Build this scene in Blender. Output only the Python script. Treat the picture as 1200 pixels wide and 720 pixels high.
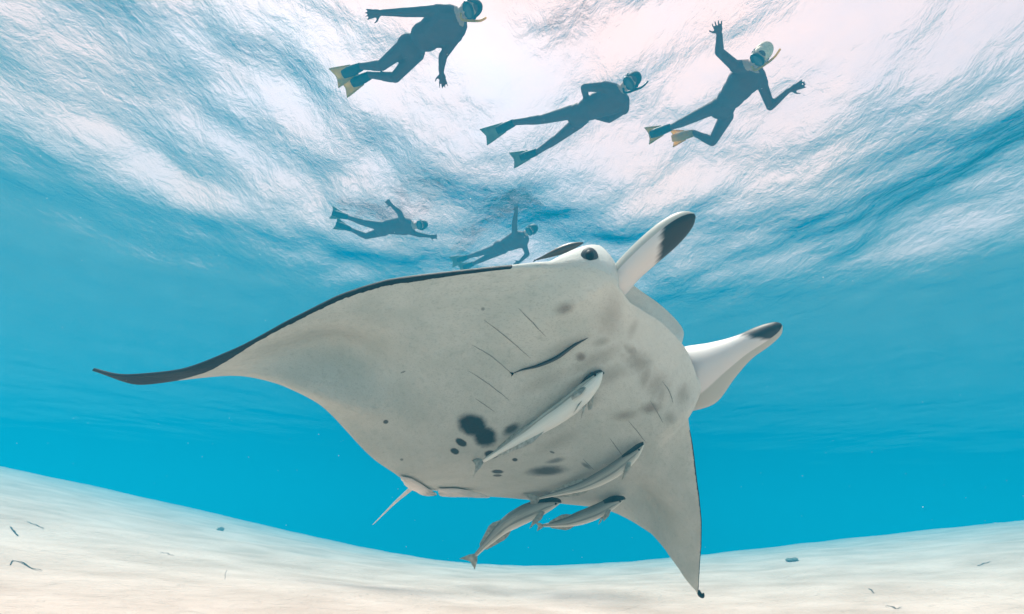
import bpy, bmesh, math, random
import numpy as np
from mathutils import Vector, Matrix

for o in list(bpy.data.objects):
    bpy.data.objects.remove(o, do_unlink=True)
scene = bpy.context.scene
COL = scene.collection

# ------------------------------------------------------------------ camera
FOCAL = 620.0                      # in pixels of the 1200 x 720 photograph
CAM_Z, PITCH, ROLL = 0.50, 24.0, 2.0
SURF_Z = 5.6                       # mean height of the sea surface
cam_data = bpy.data.cameras.new('camera')
cam_data.sensor_fit = 'HORIZONTAL'
cam_data.sensor_width = 36.0
cam_data.lens = 36.0 * FOCAL / 1200.0
cam_data.clip_start = 0.02
cam_data.clip_end = 3000.0
cam = bpy.data.objects.new('camera', cam_data)
COL.objects.link(cam)
CAM_M = (Matrix.Translation((0, 0, CAM_Z)) @ Matrix.Rotation(math.radians(90 + PITCH), 4, 'X')
         @ Matrix.Rotation(math.radians(ROLL), 4, 'Z'))
cam.matrix_world = CAM_M
scene.camera = cam
CR = np.array(CAM_M.to_3x3())
CT = np.array(CAM_M.translation)

# ------------------------------------------------------------------ sky and sun
SUN_EL, SUN_AZ = 74.0, -35.0
world = bpy.data.worlds.new('World')
scene.world = world
world.use_nodes = True
wn, wl = world.node_tree.nodes, world.node_tree.links
wn.clear()
w_out = wn.new('ShaderNodeOutputWorld')
w_bg = wn.new('ShaderNodeBackground')
w_bg.inputs['Strength'].default_value = 0.15
sky = wn.new('ShaderNodeTexSky')
sky.sky_type = 'NISHITA'
sky.sun_disc = False
sky.sun_elevation = math.radians(SUN_EL)
sky.sun_rotation = math.radians(SUN_AZ)
sky.dust_density = 4.0
w_tc = wn.new('ShaderNodeTexCoord')
w_map = wn.new('ShaderNodeMapping')
w_map.inputs['Scale'].default_value = (1.0, 1.0, 1.6)
w_noise = wn.new('ShaderNodeTexNoise')
w_noise.inputs['Scale'].default_value = 3.2
w_noise.inputs['Detail'].default_value = 6.0
w_noise.inputs['Roughness'].default_value = 0.58
w_ramp = wn.new('ShaderNodeValToRGB')
w_ramp.color_ramp.elements[0].position = 0.30
w_ramp.color_ramp.elements[0].color = (0.6, 0.6, 0.6, 1)
w_ramp.color_ramp.elements[1].position = 0.62
w_ramp.color_ramp.elements[1].color = (1, 1, 1, 1)
w_mix = wn.new('ShaderNodeMix')
w_mix.data_type = 'RGBA'
CLOUD = (8.3, 4.75, 4.25, 1.0)
w_mix.inputs[7].default_value = CLOUD
wl.new(w_tc.outputs['Generated'], w_map.inputs['Vector'])
wl.new(w_map.outputs['Vector'], w_noise.inputs['Vector'])
wl.new(w_noise.outputs['Fac'], w_ramp.inputs['Fac'])
wl.new(w_ramp.outputs['Color'], w_mix.inputs[0])
wl.new(sky.outputs['Color'], w_mix.inputs[6])
wl.new(w_mix.outputs[2], w_bg.inputs['Color'])
wl.new(w_bg.outputs['Background'], w_out.inputs['Surface'])

sun_data = bpy.data.lights.new('sun', 'SUN')
sun_data.energy = 5.0
sun_data.angle = math.radians(12.0)
sun_data.color = (1.0, 0.80, 0.70)
sun = bpy.data.objects.new('sun', sun_data)
COL.objects.link(sun)
_e, _a = math.radians(SUN_EL), math.radians(SUN_AZ)
SUN_DIR = Vector((math.cos(_e) * math.sin(_a), math.cos(_e) * math.cos(_a), math.sin(_e)))
sun.rotation_euler = SUN_DIR.to_track_quat('Z', 'Y').to_euler()
sun.location = (0, 0, 60)

vs = scene.view_settings
scene.display_settings.display_device = 'sRGB'
vs.view_transform = 'Standard'
vs.look = 'None'
vs.exposure = 0.65
vs.gamma = 1.0
vs.use_curve_mapping = False

cy = scene.cycles
cy.use_denoising = True
cy.max_bounces = 6
cy.diffuse_bounces = 3
cy.glossy_bounces = 3
cy.transmission_bounces = 4
cy.volume_bounces = 1
cy.transparent_max_bounces = 12
cy.sample_clamp_indirect = 4.0
cy.caustics_refractive = True
cy.caustics_reflective = True

# ------------------------------------------------------------------ helpers
def ray(x, y):
    """Unit-depth viewing direction of a photograph pixel, in world space."""
    return CR @ np.array([(x - 600.0) / FOCAL, -(y - 360.0) / FOCAL, -1.0])

def at_depth(x, y, d):
    return CT + ray(x, y) * d

def at_height(x, y, z):
    r = ray(x, y)
    return CT + r * ((z - CT[2]) / r[2])

def material(name):
    m = bpy.data.materials.new(name)
    m.use_nodes = True
    m.node_tree.nodes.clear()
    return m, m.node_tree.nodes, m.node_tree.links

def simple_mat(name, color, rough=0.6, noise=0.0, scale=20.0, bump=0.0, spec=0.3, transl=0.0):
    m, n, l = material(name)
    out = n.new('ShaderNodeOutputMaterial')
    b = n.new('ShaderNodeBsdfPrincipled')
    b.inputs['Roughness'].default_value = rough
    b.inputs['Specular IOR Level'].default_value = spec
    tc = n.new('ShaderNodeTexCoord')
    nz = n.new('ShaderNodeTexNoise')
    nz.inputs['Scale'].default_value = scale
    nz.inputs['Detail'].default_value = 5.0
    l.new(tc.outputs['Object'], nz.inputs['Vector'])
    r = n.new('ShaderNodeValToRGB')
    c0 = [c * (1 - noise) for c in color]
    c1 = [min(1, c * (1 + noise)) for c in color]
    r.color_ramp.elements[0].position = 0.3
    r.color_ramp.elements[1].position = 0.7
    r.color_ramp.elements[0].color = (*c0, 1)
    r.color_ramp.elements[1].color = (*c1, 1)
    l.new(nz.outputs['Fac'], r.inputs['Fac'])
    l.new(r.outputs['Color'], b.inputs['Base Color'])
    if bump:
        bp = n.new('ShaderNodeBump')
        bp.inputs['Strength'].default_value = bump
        bp.inputs['Distance'].default_value = 0.01
        l.new(nz.outputs['Fac'], bp.inputs['Height'])
        l.new(bp.outputs['Normal'], b.inputs['Normal'])
    sh = b.outputs['BSDF']
    if transl:
        t = n.new('ShaderNodeBsdfTranslucent')
        l.new(r.outputs['Color'], t.inputs['Color'])
        mx = n.new('ShaderNodeMixShader')
        mx.inputs['Fac'].default_value = transl
        l.new(sh, mx.inputs[1])
        l.new(t.outputs['BSDF'], mx.inputs[2])
        sh = mx.outputs['Shader']
    l.new(sh, out.inputs['Surface'])
    return m

def mesh_object(name, verts, faces, mat=None, parent=None, smooth=True):
    me = bpy.data.meshes.new(name)
    me.from_pydata([tuple(map(float, v)) for v in verts], [], faces)
    me.update()
    if smooth:
        me.polygons.foreach_set('use_smooth', [True] * len(me.polygons))
    o = bpy.data.objects.new(name, me)
    COL.objects.link(o)
    if mat:
        me.materials.append(mat)
    if parent is not None:
        put_under(o, parent)
    return o

def put_under(o, parent):
    o.parent = parent
    o.matrix_parent_inverse = parent_matrix(parent).inverted()

def parent_matrix(p):
    m = p.matrix_basis.copy()
    if p.parent is not None:
        m = parent_matrix(p.parent) @ p.matrix_parent_inverse @ m
    return m

def thing(name, label, cat, loc, group=None):
    o = bpy.data.objects.new(name, None)
    o.empty_display_size = 0.1
    COL.objects.link(o)
    o.location = tuple(map(float, loc))
    tag(o, label, cat, group)
    return o

def tag(o, label, cat=None, group=None, kind=None):
    o['label'] = label
    if cat:
        o['category'] = cat
    if group:
        o['group'] = group
    if kind:
        o['kind'] = kind

def grid_faces(nu, nv):
    i = np.arange((nu - 1) * (nv - 1))
    a = (i // (nv - 1)) * nv + i % (nv - 1)
    return np.stack([a, a + 1, a + nv + 1, a + nv], 1).tolist()

# ------------------------------------------------------------------ seabed
def seabed_height(x, y):
    """Sand hollow round the camera: it rises gently at both sides and sinks away into deep water ahead."""
    rise = np.where(x < 0, 0.250, 0.190) * (np.sqrt(x * x + 64.0) - 8.0)
    z = 8.0 * np.tanh(rise / 8.0)
    r = np.sqrt(x * x + y * y)
    z = z - 0.0014 * np.maximum(r - 9.0, 0) ** 2.0
    z = z - 0.06 * np.exp(-(x / 4.5) ** 2) * np.clip((y - 3.0) / 4.0, 0, 1)
    z = np.maximum(z, -9.0)
    z = z + 0.018 * np.sin(0.9 * x + 1.7 * y + 1.1 * np.sin(0.6 * y)) + 0.015 * np.sin(2.3 * x - 1.1 * y + np.sin(1.3 * x))
    return z

def axis(n, near, far):
    t = np.linspace(-1, 1, n)
    k = np.log(far / near + 1)
    return np.sign(t) * near * (np.exp(np.abs(t) * k) - 1)

def make_seabed():
    ax = axis(340, 3.0, 400.0)
    X, Y = np.meshgrid(ax, ax, indexing='ij')
    Z = seabed_height(X, Y)
    V = np.stack([X.ravel(), Y.ravel(), Z.ravel()], 1)
    m, n, l = material('white_sand')
    out = n.new('ShaderNodeOutputMaterial')
    b = n.new('ShaderNodeBsdfPrincipled')
    b.inputs['Roughness'].default_value = 0.95
    b.inputs['Specular IOR Level'].default_value = 0.1
    tc = n.new('ShaderNodeTexCoord')
    big = n.new('ShaderNodeTexNoise')
    big.inputs['Scale'].default_value = 1.1
    big.inputs['Detail'].default_value = 6
    rp = n.new('ShaderNodeValToRGB')
    rp.color_ramp.elements[0].position = 0.32
    rp.color_ramp.elements[0].color = (0.62, 0.46, 0.38, 1)
    rp.color_ramp.elements[1].position = 0.66
    rp.color_ramp.elements[1].color = (0.84, 0.65, 0.56, 1)
    fine = n.new('ShaderNodeTexNoise')
    fine.inputs['Scale'].default_value = 160
    fine.inputs['Detail'].default_value = 3
    fr = n.new('ShaderNodeMapRange')
    fr.inputs[1].default_value = 0.3
    fr.inputs[2].default_value = 0.7
    fr.inputs[3].default_value = 0.86
    fr.inputs[4].default_value = 1.06
    mul = n.new('ShaderNodeMix')
    mul.data_type = 'RGBA'
    mul.blend_type = 'MULTIPLY'
    mul.inputs[0].default_value = 1.0
    med = n.new('ShaderNodeTexNoise')
    med.inputs['Scale'].default_value = 7.0
    med.inputs['Detail'].default_value = 7
    med.inputs['Distortion'].default_value = 0.6
    add = n.new('ShaderNodeMath')
    add.operation = 'MULTIPLY_ADD'
    add.inputs[1].default_value = 0.06
    bp = n.new('ShaderNodeBump')
    bp.inputs['Strength'].default_value = 0.8
    bp.inputs['Distance'].default_value = 0.09
    for t in (big, fine, med):
        l.new(tc.outputs['Object'], t.inputs['Vector'])
    l.new(big.outputs['Fac'], rp.inputs['Fac'])
    l.new(fine.outputs['Fac'], fr.inputs[0])
    l.new(rp.outputs['Color'], mul.inputs[6])
    l.new(fr.outputs[0], mul.inputs[7])
    l.new(mul.outputs[2], b.inputs['Base Color'])
    l.new(fine.outputs['Fac'], add.inputs[0])
    l.new(med.outputs['Fac'], add.inputs[2])
    l.new(add.outputs[0], bp.inputs['Height'])
    l.new(bp.outputs['Normal'], b.inputs['Normal'])
    l.new(b.outputs['BSDF'], out.inputs['Surface'])
    o = mesh_object('seabed', V, grid_faces(340, 340), m)
    tag(o, 'pale rippled white sand seabed sloping off into blue water', 'sand', kind='structure')
    return o

# ------------------------------------------------------------------ sea surface
def calm(X, Y):
    """The chop dies down away from the swimmers: 1 near, 0.1 far out."""
    return 0.10 + 0.90 / (1.0 + np.exp((np.hypot(X - 0.8, Y - 1.5) - 9.6) / 1.2))

def wave_height(X, Y, seed=4):
    rng = np.random.default_rng(seed)
    Z = np.zeros_like(X)
    n = 90
    for i in range(n):
        lam = 0.32 * (7.0 / 0.32) ** rng.random()
        th = math.radians(12) + rng.normal(0, 0.95)
        k = 2 * math.pi / lam
        a = WAVE_SLOPE / k * rng.uniform(0.5, 1.4) * (0.5 if lam < 0.7 else 1.15)
        ph = rng.random() * 2 * math.pi
        warp = 0.35 * np.sin((X * math.cos(th + 1.3) + Y * math.sin(th + 1.3)) * k * 0.31 + ph * 3)
        s = np.sin(k * (X * math.cos(th) + Y * math.sin(th)) + ph + warp * 2.0)
        fade = 1.0 / (1.0 + np.exp((np.hypot(X, Y) - 60 * lam ** 0.5) / 4.0))
        Z += a * (s + 0.22 * s * s) * fade
    return Z * calm(X, Y)
WAVE_SLOPE = 0.026
SEA_IOR = 1.175

def make_sea():
    near = np.arange(-16, 26.01, 0.065)
    far = 26 + np.cumsum(0.065 * 1.09 ** np.arange(1, 75))
    y = np.concatenate([-16 - np.cumsum(0.065 * 1.12 ** np.arange(1, 58))[::-1], near, far])
    nx = np.arange(-19, 19.01, 0.065)
    fx = 19 + np.cumsum(0.065 * 1.09 ** np.arange(1, 75))
    x = np.concatenate([-fx[::-1], nx, fx])
    X, Y = np.meshgrid(x, y, indexing='ij')
    Z = SURF_Z + wave_height(X, Y)
    nv = X.size
    me = bpy.data.meshes.new('sea_surface')
    F = np.array(grid_faces(len(x), len(y)), dtype=np.int32)[:, ::-1].copy()   # normals up, into the air
    me.vertices.add(nv)
    me.vertices.foreach_set('co', np.stack([X, Y, Z], -1).astype(np.float32).ravel())
    me.loops.add(F.size)
    me.loops.foreach_set('vertex_index', F.ravel())
    me.polygons.add(len(F))
    me.polygons.foreach_set('loop_start', np.arange(0, F.size, 4, dtype=np.int32))
    me.polygons.foreach_set('loop_total', np.full(len(F), 4, dtype=np.int32))
    me.update(calc_edges=True)
    me.polygons.foreach_set('use_smooth', [True] * len(F))
    at = me.attributes.new('calm', 'FLOAT', 'POINT')
    at.data.foreach_set('value', calm(X, Y).astype(np.float32).ravel())
    o = bpy.data.objects.new('sea_surface', me)
    COL.objects.link(o)
    m, n, l = material('sea_surface')
    out = n.new('ShaderNodeOutputMaterial')
    tr = n.new('ShaderNodeBsdfTransparent')
    gl = n.new('ShaderNodeBsdfGlossy')
    gl.inputs['Roughness'].default_value = 0.02
    gl.inputs['Color'].default_value = (0.22, 0.42, 0.52, 1)
    fre = n.new('ShaderNodeFresnel')
    fre.inputs['IOR'].default_value = 1.30
    tc = n.new('ShaderNodeTexCoord')
    mp = n.new('ShaderNodeMapping')
    mp.inputs['Rotation'].default_value = (0, 0, math.radians(-8))
    mp.inputs['Scale'].default_value = (1.7, 1.0, 1.0)
    nz = n.new('ShaderNodeTexNoise')
    nz.inputs['Scale'].default_value = 2.6
    nz.inputs['Detail'].default_value = 5
    nz.inputs['Roughness'].default_value = 0.55
    nz.inputs['Distortion'].default_value = 0.9
    bp = n.new('ShaderNodeBump')
    bp.inputs['Strength'].default_value = 0.30
    bp.inputs['Distance'].default_value = 0.16
    l.new(tc.outputs['Object'], mp.inputs['Vector'])
    l.new(mp.outputs['Vector'], nz.inputs['Vector'])
    ca = n.new('ShaderNodeAttribute')
    ca.attribute_name = 'calm'
    hm = n.new('ShaderNodeMath')
    hm.operation = 'MULTIPLY'
    l.new(nz.outputs['Fac'], hm.inputs[0])
    l.new(ca.outputs['Fac'], hm.inputs[1])
    l.new(hm.outputs[0], bp.inputs['Height'])
    for t in (gl, fre):
        l.new(bp.outputs['Normal'], t.inputs['Normal'])
    fre2 = n.new('ShaderNodeFresnel')
    fre2.inputs['IOR'].default_value = SEA_IOR
    nz2 = n.new('ShaderNodeTexNoise')
    nz2.inputs['Scale'].default_value = 4.2
    nz2.inputs['Detail'].default_value = 6
    nz2.inputs['Roughness'].default_value = 0.62
    nz2.inputs['Distortion'].default_value = 0.5
    hm2 = n.new('ShaderNodeMath')
    hm2.operation = 'MULTIPLY'
    bp2 = n.new('ShaderNodeBump')
    bp2.inputs['Strength'].default_value = 0.34
    bp2.inputs['Distance'].default_value = 0.13
    l.new(mp.outputs['Vector'], nz2.inputs['Vector'])
    l.new(nz2.outputs['Fac'], hm2.inputs[0])
    l.new(ca.outputs['Fac'], hm2.inputs[1])
    l.new(hm2.outputs[0], bp2.inputs['Height'])
    l.new(bp2.outputs['Normal'], fre2.inputs['Normal'])
    avg = n.new('ShaderNodeMix')
    avg.data_type = 'FLOAT'
    avg.inputs[0].default_value = 0.66
    l.new(fre.outputs[0], avg.inputs[2])
    l.new(fre2.outputs[0], avg.inputs[3])
    m2 = n.new('ShaderNodeMixShader')
    l.new(avg.outputs[0], m2.inputs[0])
    l.new(tr.outputs[0], m2.inputs[1])
    l.new(gl.outputs[0], m2.inputs[2])
    l.new(m2.outputs[0], out.inputs['Surface'])
    me.materials.append(m)
    tag(o, 'rippled sea surface seen from below, bright with sky', 'water', kind='structure')
    return o

# ------------------------------------------------------------------ the water itself: one even volume
def make_water_volume():
    s, lo, hi = 420.0, -11.0, SURF_Z + 0.9
    v = [(x, y, z) for z in (lo, hi) for y in (-s, s) for x in (-s, s)]
    fc = [(0, 2, 3, 1), (4, 5, 7, 6), (0, 1, 5, 4), (2, 6, 7, 3), (0, 4, 6, 2), (1, 3, 7, 5)]
    m, n, l = material('sea_water')
    out = n.new('ShaderNodeOutputMaterial')
    pv = n.new('ShaderNodeVolumePrincipled')
    D = WATER_DENSITY
    ss, sa = np.array(WATER_SCATTER), np.array(WATER_ABSORB)
    c = ss / D
    a = (1 - sa / (D * (1 - c))) ** 2
    pv.inputs['Density'].default_value = D
    pv.inputs['Color'].default_value = (*c, 1)
    pv.inputs['Absorption Color'].default_value = (*a, 1)
    pv.inputs['Anisotropy'].default_value = 0.25
    l.new(pv.outputs['Volume'], out.inputs['Volume'])
    o = mesh_object('haze', v, fc, m, smooth=False)
    tag(o, 'clear blue sea water fading into the distance', 'water', kind='stuff')
    return o
WATER_DENSITY = 0.19
WATER_SCATTER = (0.0001, 0.0195, 0.0325)
WATER_ABSORB = (0.074, 0.0330, 0.0190)

make_seabed()
make_sea()
make_water_volume()

# ------------------------------------------------------------------ manta ray
# Rest shape: u across (positive towards the raised wing), v forward, w towards the belly, in half spans of 1.7 m.
# The pose (rotation, position, wing bend) was solved from the photograph; small smooth offsets bring the outline home.
M_ROT = np.array([[-0.658, 0.7458, 0.104], [0.569, 0.5829, -0.5801], [0.4932, 0.3225, 0.8079]])
M_POS = np.array([0.1539, -0.4601, -2.5402])
M_HALF = 1.7
BEND_A, BEND_B, BEND_C = (0.5158, 0.1555), (-0.4107, 0.0315), (-0.402, 0.0181)

_U = [0, .12, .2, .25, .3, .4, .5, .6, .7, .8, .9, .97, 1.0]
_VL = [.42, .418, .405, .37, .315, .275, .235, .185, .12, .04, -.06, -.135, -.170]
_VT = [-.50, -.485, -.45, -.425, -.40, -.335, -.27, -.215, -.175, -.155, -.155, -.168, -.180]
def v_lead(u): return np.interp(np.abs(u), _U, _VL)
def v_trail(u): return np.interp(np.abs(u), _U, _VT)

def pose(R3):
    u, v, w = R3[:, 0], R3[:, 1], R3[:, 2]
    s = np.abs(u)
    lf = u > 0
    a = np.where(lf, *BEND_A); b = np.where(lf, *BEND_B); c = np.where(lf, *BEND_C)
    X = np.stack([np.sign(u) * (s - 0.35 * a * a * s ** 3), v + c * s ** 2, w + a * s ** 2 + b * s ** 3], 1) * M_HALF
    return X @ M_ROT.T + M_POS

def to_px(X):
    return np.stack([600 + FOCAL * X[:, 0] / -X[:, 2], 360 - FOCAL * X[:, 1] / -X[:, 2]], 1)

LM = []   # (u, v, pixel)
for u, le, te in [(1.0, (108, 433), (109, 435)), (.93, (160, 440), (158, 452)), (.86, (212, 435), (212, 445)), (.78, (275, 412), (280, 438)),
                  (.70, (330, 382), (330, 446)), (.60, (395, 349), (376, 473)), (.50, (455, 330), (412, 512)), (.40, (530, 321), (440, 540)),
                  (.32, (625, 313), (464, 556)), (.26, (694, 310), None),
                  (-.28, (806, 480), (655, 590)), (-.4, (811, 520), (712, 598)), (-.5, (815, 550), (744, 614)), (-.6, (819, 580), (765, 631)),
                  (-.7, (822, 610), (781, 650)), (-.8, (822, 640), (796, 669)), (-.9, (820, 670), (808, 685)), (-1.0, (818, 694), (818, 697))]:
    LM.append((u, float(v_lead(u)), le))
    if te:
        LM.append((u, float(v_trail(u)), te))
LM += [(.16, .412, (733, 347)), (0, .42, (773, 374)), (-.16, .412, (806, 415)), (0, -.50, (490, 573)), (.12, -.485, (474, 566)),
       (-.12, -.485, (575, 582))]
_lu = np.array([[a, b] for a, b, _ in LM])
_lp = np.array([p for _, _, p in LM], float)
_ld = _lp - to_px(pose(np.column_stack([_lu, np.zeros(len(_lu))])))
def _tps(r2): return 0.5 * r2 * np.log(r2 + 1e-12)
_n = len(_lu)
_A = np.zeros((_n + 3, _n + 3))
_A[:_n, :_n] = _tps(((_lu[:, None] - _lu[None]) ** 2).sum(-1)) + 0.0008 * np.eye(_n)
_A[:_n, _n] = 1; _A[:_n, _n + 1:] = _lu
_A[_n:, :_n] = _A[:_n, _n:].T
_W = np.linalg.solve(_A, np.vstack([_ld, np.zeros((3, 2))]))

def manta_point(R3):
    """Rest coordinates -> camera space, outline corrected."""
    R3 = np.asarray(R3, float).reshape(-1, 3)
    X = pose(R3)
    q = R3[:, :2]
    d = _tps(((q[:, None] - _lu[None]) ** 2).sum(-1)) @ _W[:_n] + _W[_n] + q @ _W[_n + 1:]
    X[:, 0] += d[:, 0] * -X[:, 2] / FOCAL
    X[:, 1] -= d[:, 1] * -X[:, 2] / FOCAL
    return X

def cam_to_world(X):
    return X @ CR.T + CT

def half_thick(u):   # dorsal bulge
    return np.interp(np.abs(u), [0, .15, .25, .35, .45, .6, .8, 1], [.135, .125, .078, .027, .018, .012, .008, .004])
def belly_bulge(u):
    return np.interp(np.abs(u), [0, .12, .25, .4, .6, 1], [.055, .05, .030, .014, .006, .001])
def nose(u):
    return np.interp(np.abs(u), [0, .13, .20, .235, .27, .30, .34, .4, .5, .8, 1], [.046, .060, .112, .150, .092, .024, .012, .009, .007, .005, .003])
def smooth(x, a, b):
    t = np.clip((x - a) / (b - a), 0, 1)
    return t * t * (3 - 2 * t)

def belly_cup(u, v):
    """Folds of the whole wing, back and belly alike: the cupped hollow of the raised wing, the crease of the far one."""
    w = -0.075 * np.exp(-((u - .60) / .13) ** 2 - ((v + .02) / .085) ** 2)
    w = w + 0.030 * np.exp(-((u - .60) / .15) ** 2 - ((v + .15) / .05) ** 2)
    return w - 0.065 * np.exp(-((u + .55) / .2) ** 2 - ((v + .10) / .10) ** 2)

def belly_w(u, v):
    """Height of the belly skin at rest coordinates (u, v)."""
    vl, vt = v_lead(u), v_trail(u)
    t = np.clip((v - vt) / (vl - vt), 0, 1)
    w = belly_cup(u, v) + belly_bulge(u) * np.sin(np.pi * t ** 0.9) ** 0.8 + 0.3 * nose(u) * smooth(t, .55, 1.0)
    return w

def profile(u, nv=64, nf=11, nd=34):
    vl, vt = float(v_lead(u)), float(v_trail(u))
    tv = 0.5 - 0.5 * np.cos(np.pi * np.linspace(0, 1, nv))
    V = vt + (vl - vt) * tv
    Wv = belly_w(np.full(nv, u), V)
    N, M = float(nose(u)), float(1 - smooth(abs(u), .15, .225))
    rows = [np.column_stack([np.full(nv, u), V, Wv, np.full(nv, 1.0), (1 - tv) * (vl - vt)])]
    th = np.linspace(0, np.pi, nf + 2)[1:-1]
    top, bot = -0.75 * N - 0.003 + float(belly_cup(u, vl)), Wv[-1]
    wf = bot + (top - bot) * (1 - np.cos(th)) / 2
    vf = vl + 0.42 * N * np.sin(th) - M * 0.17 * np.clip(np.sin(th), 0, 1) ** 0.45 * 1.0
    rows.append(np.column_stack([np.full(nf, u), vf, wf, np.cos(th), np.zeros(nf)]))
    td = (0.5 - 0.5 * np.cos(np.pi * np.linspace(0, 1, nd)))[::-1]
    V = vt + (vl - vt) * td
    Wd = -(half_thick(u) * np.sin(np.pi * td ** 0.8) ** 0.75 + 0.75 * N * smooth(td, .45, 1.0) + 0.003) + belly_cup(np.full(nd, u), V)
    lip = 0.03 * M * smooth(td, .8, 1.0)
    rows.append(np.column_stack([np.full(nd, u), V + lip, Wd, np.full(nd, -1.0), (1 - td) * (vl - vt)]))
    return np.vstack(rows)

def px_to_rest():
    """Table that turns a pixel on the belly into rest coordinates."""
    U, T = np.meshgrid(np.linspace(-.99, .99, 500), np.linspace(0, 1, 260), indexing='ij')
    U, T = U.ravel(), T.ravel()
    V = v_trail(U) + (v_lead(U) - v_trail(U)) * T
    R3 = np.column_stack([U, V, belly_w(U, V)])
    return R3, to_px(manta_point(R3))
REST_TAB, PX_TAB = px_to_rest()
def rest_at(x, y):
    d = (PX_TAB[:, 0] - x) ** 2 + (PX_TAB[:, 1] - y) ** 2
    k = np.argsort(d)[:4]
    w = 1 / (d[k] + 1e-3)
    return (REST_TAB[k] * w[:, None]).sum(0) / w.sum()

def belly_at(x, y, lift=0.0):
    """World point on the belly under a pixel, lifted off the skin towards the belly side (metres)."""
    r = rest_at(x, y)
    X = manta_point(r)[0]
    return cam_to_world((X + M_ROT[:, 2] * lift)[None])[0]

SPOTS = [  # x, y, rx, ry, angle, softness, strength
    (554, 499, 18, 13, 15, .32, .97), (568, 512, 14, 12, 20, .36, .97), (540.5, 519, 7, 4.2, 30, .25, .95), (533, 529, 5.5, 3.4, 20, .25, .95),
    (575.5, 533, 8, 4.6, 8, .25, .97), (583, 553, 7, 2.2, 0, .3, .9), (583, 557.5, 5, 1.5, 0, .3, .8), (603.5, 539, 3.2, 2, 0, .3, .9),
    (641, 552, 21, 5.5, -4, .6, .85), (651, 540, 10, 2.6, -12, .7, .6), (599, 503, 10, 5, -30, .6, .85), (452, 494.5, 3.2, 2.4, 0, .3, .85),
    (472, 436, 3, 1, -20, .4, .6), (471, 539, 2, 1.4, 0, .4, .6), (647, 530, 3, 1.2, 20, .4, .7), (566, 362, 2.4, 2, 0, .5, .5),
    (687, 546, 6, 2, 30, .6, .6)]
SMUDGES = [  # brownish stains
    (748, 425, 14, 10, 30, 1., .5), (770, 452, 12, 14, 0, 1., .42), (715, 440, 20, 8, -20, 1., .35), (692, 470, 12, 6, -30, 1., .25), (800, 462, 6, 10, 10, 1., .4),
    (706, 400, 10, 5, -20, .9, .4), (676, 448, 16, 5, -30, 1., .3),
    (662, 362, 10, 6, -25, .9, .62), (681, 419, 6, 5, 0, .7, .72), (740, 412, 9, 5, 50, .9, .5), (757, 441, 6, 13, 10, .9, .42),
    (763, 478, 11, 6, -10, .9, .62), (733, 487, 13, 5, -8, .9, .5), (775, 462, 5, 12, 20, .9, .38), (700, 420, 26, 7, -28, 1., .38),
    (640, 446, 30, 6, -24, 1., .22), (785, 490, 6, 6, 0, .9, .35), (716, 372, 12, 22, 15, 1., .35), (655, 518, 22, 6, -25, 1., .25),
    (742, 385, 4, 10, 20, .9, .25), (664, 404, 24, 6, -25, 1., .25)]

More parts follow.
